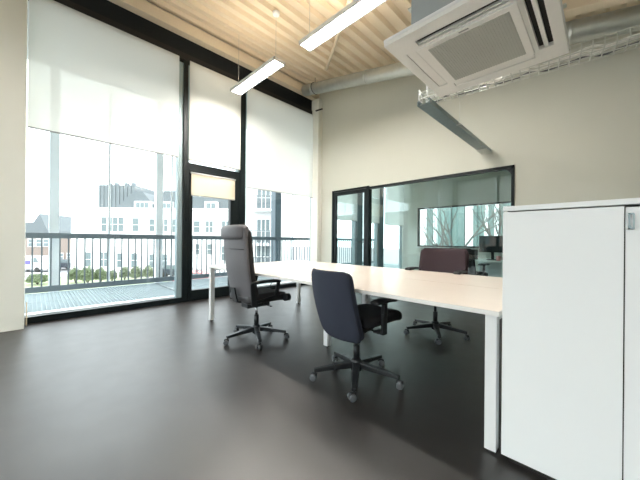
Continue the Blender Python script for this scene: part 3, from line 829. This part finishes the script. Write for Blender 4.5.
d = 36.0
def bl(px): return U(px, d) - U(150, d)
o = W_(U(150, d), d, G)
t = thing('apartment_block', 'white three storey block with grey mansard roofs across the lawn', 'building', o, YAW)
wx0, wx1 = bl(71), bl(236); wz = Z(120, 209.5, d)-G
MB().box(wx0, 0, 0, wx1, 11, wz).build('wall', M['brick'], t)
MB().box(wx0-.15, -.2, wz, wx1+.15, 11.1, wz+.25).build('cornice', M['winframe'], t)
for (a, b, y0, y1, n) in ((102, 124, 217, 231, 4), (133, 139, 218, 231, 1), (150, 155, 219, 231, 1), (160, 168, 219, 231, 2), (172, 180, 219, 232, 2), (194, 200, 221, 232, 1), (206, 213, 221, 232, 2), (222, 230, 221, 232, 2),
                          (118, 123, 253, 267, 1), (132, 138, 253, 267, 1), (150, 154, 254, 267, 1), (162, 168, 254, 267, 1), (196, 200, 244, 254, 1), (208, 213, 244, 254, 1), (86, 92, 252, 266, 1), (101, 108, 252, 266, 2), (176, 181, 254, 267, 1), (222, 228, 246, 260, 1)):
    bwindow(t, bl(a), Z(a, y1, d)-G, bl(b), Z(a, y0, d)-G, 0, n)
mb = MB(); zt = Z(112, 183.5, d)-G
mb.box(bl(94), .8, wz+.2, bl(131), 8, zt)
k = bl(94)
while k < bl(131): mb.box(k, .70, wz+.2, k+.12, .8, zt); k += .5
mb.build('stair_tower', M['roofdk'], t)
mb = MB(); zz = [Z(p, 180, d)-G for p in (100, 108, 117, 124)]
for p, z_ in zip((98, 105, 116, 123), zz): mb.box(bl(p), 1.5, zt-.1, bl(p)+.35, 2.0, z_)
mb.build('chimney', M['roofdk'], t)
def hiproof(a, b, c_, e, ybase, ytop):
    zb, zt2 = Z(a, ybase, d)-G, Z(a, ytop, d)-G
    return MB().prism([(bl(a), zb), (bl(b), zb), (bl(e), zt2), (bl(c_), zt2)], 1, .3, 9)
hiproof(110, 157, 131, 141, 210.5, 191).build('roof', M['roof'], t)
hiproof(157, 184, 162, 182, 210.5, 190).build('roof', M['roof'], t)
hiproof(185, 236, 190, 226, 210.5, 196).build('roof', M['roof'], t)
for (a, b, y0, y1, n) in ((136, 149, 202.5, 208.5, 3), (162, 171, 203, 211-1.5, 2), (206, 216, 203, 209.5, 2)):
    dd = MB().box(bl(a)-.2, -.12, Z(a, y1, d)-G-.2, bl(b)+.2, 1.5, Z(a, y0, d)-G+.2).build('dormer', M['winframe'], t)
    mb = MB(); x0, x1 = bl(a), bl(b)
    for i in range(n): mb.box(x0+(x1-x0)*(i+.08)/n, -.16, Z(a, y1, d)-G, x0+(x1-x0)*(i+.92)/n, -.12, Z(a, y0, d)-G)
    mb.build('dormer_window', M['winglass'], dd)

t = thing('reflection_block', 'long brown block added behind the camera to darken the glass reflection', 'building', (-6, -34, G))  # added so the partition glass mirrors less bright sky
MB().box(-40, -8, 0, 40, 0, 9).build('wall', M['brown'], t)
MB().box(-40.3, -8.3, 9, 40.3, .3, 9.3).build('roof', M['roofdk'], t)
for i in range(16):
    for zz in (1, 4, 6.9): MB().box(-37+i*5, 0, zz, -35+i*5, .05, zz+1.5).build('window', M['winglass'], t)
d = 60.0
t = thing('outbuilding', 'small grey flat building left of the white block', 'building', W_(U(66, d), d, G), YAW)
MB().box(-1.2, 0, 0, 1.4, 4, Z(66, 225, d)-G).build('wall', M['roof'], t)
MB().box(-1.3, -.1, Z(66, 225, d)-G, 1.5, 4.1, Z(66, 224, d)-G+.1).build('roof', M['roofdk'], t)
bwindow(t, -.6, 2.2, .5, 3.4, 0, 2)
d = 46.0
t = thing('gabled_house', 'brown house with a pointed grey roof far left behind the railing', 'building', W_(U(36, d), d, G), YAW)
def hl(px): return U(px, d)-U(36, d)
MB().box(hl(20), 0, 0, hl(49), 8, Z(36, 232, d)-G).build('wall', M['brown'], t)
zb = Z(36, 232, d)-G
MB().prism([(hl(14), zb-.2), (hl(51), zb-.2), (hl(46), Z(44, 224, d)-G), (hl(41), Z(41, 213.5, d)-G), (hl(35), Z(36, 222, d)-G), (hl(20), Z(24, 222, d)-G)], 1, -.3, 8.3).build('roof', M['roof'], t)
for a in (29, 37, 44): bwindow(t, hl(a), Z(a, 246, d)-G, hl(a)+.9, Z(a, 239, d)-G, 0, 1)
d = 44.0
t = thing('terrace_house', 'low brown brick terrace between the white column and the white block', 'building', W_(U(62, d), d, G), YAW)
MB().box(-1.6, 0, 0, 2.6, 5, Z(66, 236, d)-G).build('wall', M['brown'], t)
MB().prism([(-1.8, Z(66, 236, d)-G), (2.8, Z(66, 236, d)-G), (2.4, Z(66, 231, d)-G), (-1.4, Z(66, 231, d)-G)], 1, -.2, 5.2).build('roof', M['roofdk'], t)
bwindow(t, -.9, .9, .3, 1.9, 0, 2); bwindow(t, .9, .9, 2.1, 1.9, 0, 2)

# nearer block with balconies, right of the door
d = 22.0
t = thing('balcony_block', 'white apartment block with grey balconies, seen right of the glass door', 'building', W_(U(258, d), d, G), YAW)
def nl(px): return U(px, d)-U(258, d)
MB().box(nl(226), 1.2, 0, nl(276), 10, 15.5).build('wall', M['brick'], t)
for y0 in (149, 178, 208, 243, 270):
    zt = Z(258, y0, d)-G
    b = MB().box(nl(250), .0, zt-.20, nl(273), 1.2, zt).build('balcony', M['winframe'], t)
    mb = MB(); mb.box(nl(250), 0, zt+.95, nl(273), .05, zt+1.0); k = nl(250)
    while k < nl(273): mb.box(k, 0, zt, k+.04, .04, zt+.95); k += .10
    mb.build('balcony_railing', M['roof'], b)
    bwindow(t, nl(254), zt+.05, nl(267), zt+1.9, 1.2, 3)
MB().box(nl(276)-.02, 1.0, 0, nl(277.5), 10.1, 15.6).build('corner_pier', M['brick'], t)

# block far behind seen through the far window: upright cladding bands
t = thing('clad_building', 'green glazed building with upright white bands beyond the far window', 'building', (0, 24, G))
mb = MB(); mb.box(-10.4, .2, 0, 22, 8, 16); mb.build('wall', M['greenglass'], t)
def mirx(px): # x on the plane y=24
    k = math.tan(math.atan((px-320)/285.06) - YAW); return 24*k
edges = [(419.5, 427, 'brick'), (427.5, 433, 'greydk'), (433.5, 437, 'brick'), (446, 451, 'greydk'), (458, 464.5, 'greydk'), (465.5, 473.5, 'brick'), (474, 477, 'greydk'), (484.5, 488.5, 'brick'), (489, 494, 'greydk'), (494.5, 499, 'brick'), (503, 508, 'greydk')]
for a, b, m in edges:
    MB().box(mirx(a), -.12, 0, mirx(b), .2, 16.2).build('cladding_band', M[m], t)

# planting
def leaf_blob(name, label, loc, rx, ry, rz_, n, m, group=None, cat='shrub', seed=0):
    rnd = random.Random(seed); mb = MB(); bm = mb.bm
    for i in range(n):
        a = rnd.uniform(0, 2*PI); u = rnd.uniform(-.2, 1); q = math.sqrt(max(0, 1-u*u))
        rr = rnd.uniform(.75, 1.05)*(1+.25*noise.noise(Vector((q*math.cos(a)*2+seed, q*math.sin(a)*2, u*2))))
        p = Vector((rx*q*math.cos(a)*rr, ry*q*math.sin(a)*rr, rz_*(.35+.6*u)*rr + .1*rz_))
        nrm = Vector((rnd.gauss(0, 1), rnd.gauss(0, 1), rnd.gauss(0, 1))).normalized()
        s1 = nrm.orthogonal().normalized(); s2 = nrm.cross(s1); sz = rnd.uniform(.05, .11)
        vs = [bm.verts.new(p + s1*sz), bm.verts.new(p + s2*sz*.5), bm.verts.new(p - s1*sz), bm.verts.new(p - s2*sz*.5)]
        bm.faces.new(vs)
    t = thing(name, label, cat, loc, 0, group)
    me = bpy.data.meshes.new('foliage'); bm.to_mesh(me); bm.free(); me.materials.append(m)
    f = bpy.data.objects.new('foliage', me); C.link(f); f.parent = t
    mb = MB()
    for k in range(5):
        a = 2*PI*k/5; mb.tube([(0, 0, 0), (rx*.3*math.cos(a), ry*.3*math.sin(a), rz_*.4), (rx*.6*math.cos(a), ry*.6*math.sin(a), rz_*.8)], [.03, .02, .008], 6)
    mb.build('stem', M['bark'], t)
    return t
sh = [(76, 27, .66, 1.35, 'leaf', 'round green shrub at the left end of the planting'), (88, 26, .6, 1.5, 'leaf', 'tall green shrub in front of the white block'), (101, 27, .58, 1.3, 'leaf', 'green shrub right of the thin downpipe'),
      (38, 26, .9, .9, 'leaf', 'low green shrub seen left of the white exterior column'), (112.5, 28.2, .45, 1.0, 'leaf2', 'pale low shrub below the block windows'), (125, 29.2, .56, 1.2, 'leaf2', 'olive clipped bush under the ground floor windows'),
      (136, 29, .58, 1.3, 'leaf2', 'olive bush in the middle of the hedge row'), (148, 29, .6, 1.4, 'leaf2', 'olive bush at the right end of the hedge row')]
for i, (px, d, r_, h_, m, lab) in enumerate(sh):
    leaf_blob('shrub', lab, W_(U(px, d), d, G+.03), r_, r_*.8, h_, 1500, M[m], 'shrubs along the lawn', seed=i)

def bare_tree(loc, h, seed, label):
    rnd = random.Random(seed); t = thing('bare_tree', label, 'tree', loc, 0, 'bare trees')
    tr = MB(); br = MB()
    def grow(mb, p, d, L, r, lev):
        pts = [p]; rs = [r]; q = p.copy(); dd = d.copy()
        n = 4
        for i in range(n):
            dd = (dd + Vector((rnd.gauss(0, .12), rnd.gauss(0, .12), rnd.gauss(.04, .06)))).normalized()
            q = q + dd*L/n; pts.append(q.copy()); rs.append(r*(1-.5*(i+1)/n))
        mb.tube(pts, rs, 6 if lev < 2 else 4, False)
        if lev >= 5: return
        for k in range(3 if lev else 5):
            j = rnd.randint(2, n); a = rnd.uniform(0, 2*PI); sp = rnd.uniform(.35, .75)
            nd = (dd + Vector((math.cos(a)*sp, math.sin(a)*sp, rnd.uniform(-.1, .35)))).normalized()
            grow(br, pts[j], nd, L*rnd.uniform(.55, .78), rs[j]*.7, lev+1)
    grow(tr, Vector((0, 0, 0)), Vector((0, 0, 1)), h*.36, h*.026, 0)
    tr.build('trunk', M['bark'], t); br.build('branches', M['bark'], t)
    return t
bare_tree((-6.6, 16.0, G), 9.2, 3, 'bare tree beyond the far window, left one')
bare_tree((-4.9, 20.4, G), 9.6, 9, 'bare tree beyond the far window, right one')
bare_tree((-6.5, -14.0, G), 9, 11, 'bare tree outside the windows behind the camera')
bare_tree((-2.0, -15.0, G), 9, 12, 'bare tree further along behind the camera')

# parked vehicles
def car(px, d, rz, m, label, van=False, name='car'):
    t = thing(name, label, 'van' if van else 'car', W_(U(px, d), d, G+.02), YAW+rz)
    L, Wd = (4.6, 1.9) if van else (4.2, 1.75)
    if van: prof = [(-2.2, .35), (2.2, .35), (2.25, .9), (1.75, 1.15), (1.25, 1.95), (-2.15, 2.0), (-2.25, 1.2)]
    else: prof = [(-2.1, .3), (2.1, .3), (2.15, .65), (1.9, .82), (1.0, .92), (.45, 1.38), (-1.1, 1.42), (-1.8, .98), (-2.12, .9)]
    body = smooth_bevel(MB().prism(prof, 1, -Wd/2, Wd/2).build('body', m, t), .08, 3)
    mb = MB()
    if van: mb.prism([(.95, 1.2), (1.6, 1.2), (1.2, 1.85), (.95, 1.85)], 1, -Wd/2-.01, Wd/2+.01)
    else: mb.prism([(-1.55, .98), (.85, .95), (.38, 1.32), (-1.05, 1.35)], 1, -Wd/2-.01, Wd/2+.01)
    mb.build('side_window', M['winglass'], body)
    for x in (-1.35, 1.35):
        for s in (-1, 1):
            MB().lathe([(.12, -.1), (.30, -.1), (.33, -.06), (.33, .06), (.30, .1), (.12, .1)], (x, s*(Wd/2-.08), .33), 20, Matrix.Rotation(PI/2, 4, 'X')).build('wheel', M['tyre'], t)
    if van: MB().box(-2.0, -Wd/2-.012, .95, .6, -Wd/2-.002, 1.45).build('side_stripe', M['blue'], body)
    return t
car(33, 36, .05, M['carw'], 'white van with a blue stripe parked far left', True, 'van')
car(74, 39, .1, M['card'], 'dark car parked between the white column and the block')
car(181, 32, .0, M['card'], 'dark car parked before the block, left of the door')
car(199, 25.5, .1, M['carr'], 'red car seen through the balcony door')
car(262, 18.5, .0, M['card'], 'dark car under the balcony block')

# ------------------------------------------------------------------ light
w = bpy.data.worlds.new('overcast'); S.world = w; w.use_nodes = True
nt = w.node_tree; bg = nt.nodes['Background']
tc = nt.nodes.new('ShaderNodeTexCoord'); sp = nt.nodes.new('ShaderNodeSeparateXYZ'); rp = nt.nodes.new('ShaderNodeValToRGB')
nt.links.new(tc.outputs['Generated'], sp.inputs[0]); nt.links.new(sp.outputs['Z'], rp.inputs['Fac']); nt.links.new(rp.outputs['Color'], bg.inputs['Color'])
e = rp.color_ramp.elements; e[0].position = .0; e[0].color = (.80, .90, .95, 1); e[1].position = .8; e[1].color = (.95, .98, 1, 1)
bg.inputs['Strength'].default_value = 1.9

# ------------------------------------------------------------------ camera
cam = bpy.data.cameras.new('camera'); co = bpy.data.objects.new('camera', cam); C.link(co)
cam.sensor_width = 36; cam.lens = 285.06/640*36; cam.clip_start = .05; cam.clip_end = 500
yaw, pitch, roll = map(math.radians, (44.75, .052, .528))
f = Vector((-math.sin(yaw)*math.cos(pitch), math.cos(yaw)*math.cos(pitch), math.sin(pitch)))
r = Vector((math.cos(yaw), math.sin(yaw), 0)); u = r.cross(f)
r2 = r*math.cos(roll) + u*math.sin(roll); u2 = -r*math.sin(roll) + u*math.cos(roll)
co.matrix_world = Matrix(((r2.x, u2.x, -f.x, 0), (r2.y, u2.y, -f.y, 0), (r2.z, u2.z, -f.z, 1.10), (0, 0, 0, 1)))
S.camera = co
S.view_settings.view_transform = 'Standard'; S.view_settings.look = 'None'
S.view_settings.gamma = 1; S.view_settings.use_curve_mapping = False
S.view_settings.exposure = 1.62
S.cycles.transparent_max_bounces = 24
S.cycles.max_bounces = 12; S.cycles.diffuse_bounces = 6
